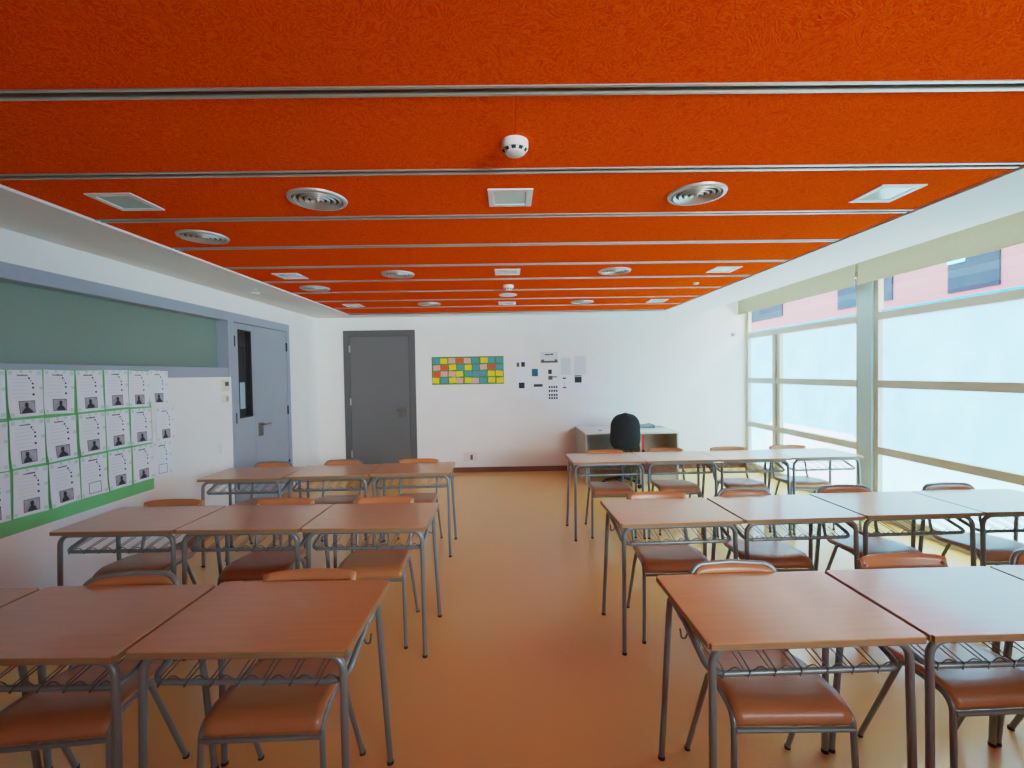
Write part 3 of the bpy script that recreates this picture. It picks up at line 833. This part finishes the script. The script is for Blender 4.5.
tag(obj('desk_cap', nl([(0, .012), (.025, .010), (.03, 0), (0, 0)], 16), M['grey_tray'], None, True, (1.36, 6.62, H+FZ)), 'small round cable cap on the left of the teacher desk', 'cap')

t = thing('office_chair', 'black upholstered swivel chair facing the teacher desk', 'office chair', (1.61, 6.30, FZ), math.radians(-3))
# backrest, tall rounded cushion
bm = bmesh.new(); nu, nv = 20, 16; rows = []
def half(v):    # half width by height fraction
    top = max(0, (v-.62)/.38); bot = max(0, (.25-v)/.25)
    return (.212-.02*v)*math.sqrt(max(0, 1-top**2.3))*(1-.32*bot**2.2) + .002
for side in (0, 1):
    for j in range(nv+1):
        v = j/nv; row = []
        for i in range(nu+1):
            u = -1+2*i/nu
            h = half(v)
            dome = (max(0, 1-abs(u)**3))*(max(0, 1-abs(2*v-1)**4))
            y = -.185 - .035*v + .035*(u*u) + (-.022 if side == 0 else .032)*dome
            row.append(bm.verts.new((u*h, y, .54+.50*v)))
        rows.append(row)
for base in (0, nv+1):
    for j in range(nv):
        for i in range(nu):
            bm.faces.new((rows[base+j][i], rows[base+j][i+1], rows[base+j+1][i+1], rows[base+j+1][i]))
bmesh.ops.remove_doubles(bm, verts=bm.verts, dist=.002)
obj('backrest', bm, M['office'], t, True)
bm = nb(-.20, .20, -.12, .27, .37, .44, bev=.03, seg=4); obj('seat', bm, M['office'], t, True)
obj('back_support', nt_([(0, -.05, .37), (0, -.20, .38), (0, -.205, .54)], .018, 10, rad=.06), M['black_plastic'], t, True)
obj('gas_column', nl([(0, .08), (.028, .08), (.028, .25), (.018, .25), (.018, .41), (0, .41)], 16), M['black_plastic'], t, True)
for k in range(5):
    a = math.radians(18+72*k+8); c, s = math.cos(a), math.sin(a)
    lg = obj('base_arm', nt_([(0, 0, .105), (c*.12, s*.12, .095), (c*.26, s*.26, .068)], .017, 8), M['black_plastic'], t, True)
    bm = bmesh.new()
    for q in (-.014, .014):
        tube(bm, [(c*.27-s*q-s*.009, s*.27+c*q+c*.009, .027), (c*.27-s*q+s*.009, s*.27+c*q-c*.009, .027)], .027, 14)
    obj('castor', bm, M['black_plastic'], lg, True)

# ------------------------------------------------------------------ light: overcast sky through the windows
w = bpy.data.worlds.new('sky'); sc.world = w; w.use_nodes = True
nt = w.node_tree; bg = nt.nodes['Background']
tc = nt.nodes.new('ShaderNodeTexCoord'); sp = nt.nodes.new('ShaderNodeSeparateXYZ'); nt.links.new(tc.outputs['Generated'], sp.inputs[0])
rp = nt.nodes.new('ShaderNodeValToRGB')
rp.color_ramp.elements[0].position = .0; rp.color_ramp.elements[0].color = (.88, .98, .90, 1)
rp.color_ramp.elements[1].position = .7; rp.color_ramp.elements[1].color = (.82, .96, .93, 1)
nt.links.new(sp.outputs['Z'], rp.inputs[0]); nt.links.new(rp.outputs[0], bg.inputs['Color'])
bg.inputs['Strength'].default_value = 6.0

def area(name, loc, rot, sx, sy, power, col):
    l = bpy.data.lights.new(name, 'AREA'); l.shape = 'RECTANGLE'; l.size = sx; l.size_y = sy; l.energy = power; l.color = col
    o = bpy.data.objects.new(name, l); C.objects.link(o); o.location = loc; o.rotation_euler = rot
    return o

# added fill light behind the camera, lifting the far left and back walls
def aim(o, p):
    o.rotation_euler = (Vector(p)-o.location).to_track_quat('-Z', 'Y').to_euler()
lamp = area('rear_fill', (2.6, -1.7, 1.95), (0, 0, 0), 2.4, .8, 9.5, (.78, .93, 1)); aim(lamp, (-2.2, 7.0, 1.75)); lamp.data.spread = math.radians(50)
# added fill light, unseen in the ceiling recess, brightening the window side
fill_strip = area('recess_fill', (3.42, 4.8, 2.78), (0, math.radians(12), 0), .34, 4.6, 4, (.86, .96, 1))
# ------------------------------------------------------------------ camera
cam = bpy.data.cameras.new('camera'); co = bpy.data.objects.new('camera', cam); C.objects.link(co)
f, pitch, yaw, roll = 449.8, .02362, .00968, -.01605
cp_, sp_ = math.cos(pitch), math.sin(pitch); cy_, sy_ = math.cos(yaw), math.sin(yaw)
fw = Vector((sy_*cp_, cy_*cp_, -sp_)); rt = Vector((cy_, -sy_, 0)); up = rt.cross(fw)
r2 = rt*math.cos(roll)+up*math.sin(roll); u2 = -rt*math.sin(roll)+up*math.cos(roll)
mt = Matrix((r2, u2, -fw)).transposed().to_4x4(); mt.translation = (0, 0, CH)
co.matrix_world = mt
cam.sensor_width = 36; cam.lens = f*36/1024; cam.clip_start = .05; cam.clip_end = 200
sc.camera = co
for o in list(C.objects):
    if o.parent is None: o.location.z -= FZ

sc.view_settings.view_transform = 'Standard'
sc.view_settings.look = 'None'
sc.view_settings.exposure = 0
sc.view_settings.use_curve_mapping = True
cmap = sc.view_settings.curve_mapping
cmap.use_clip = False; cmap.extend = 'HORIZONTAL'
cmap.white_level = (WL, WL, WL)
cv = cmap.curves[3]
for a, b in CURVE[1:-1]: cv.points.new(a/WL, b)
cv.points[0].location = (0, 0); cv.points[-1].location = (1, 1)
cmap.update()
sc.cycles.use_denoising = True
sc.cycles.max_bounces = 12; sc.cycles.diffuse_bounces = 8; sc.cycles.transparent_max_bounces = 12
sc.cycles.sample_clamp_indirect = 10
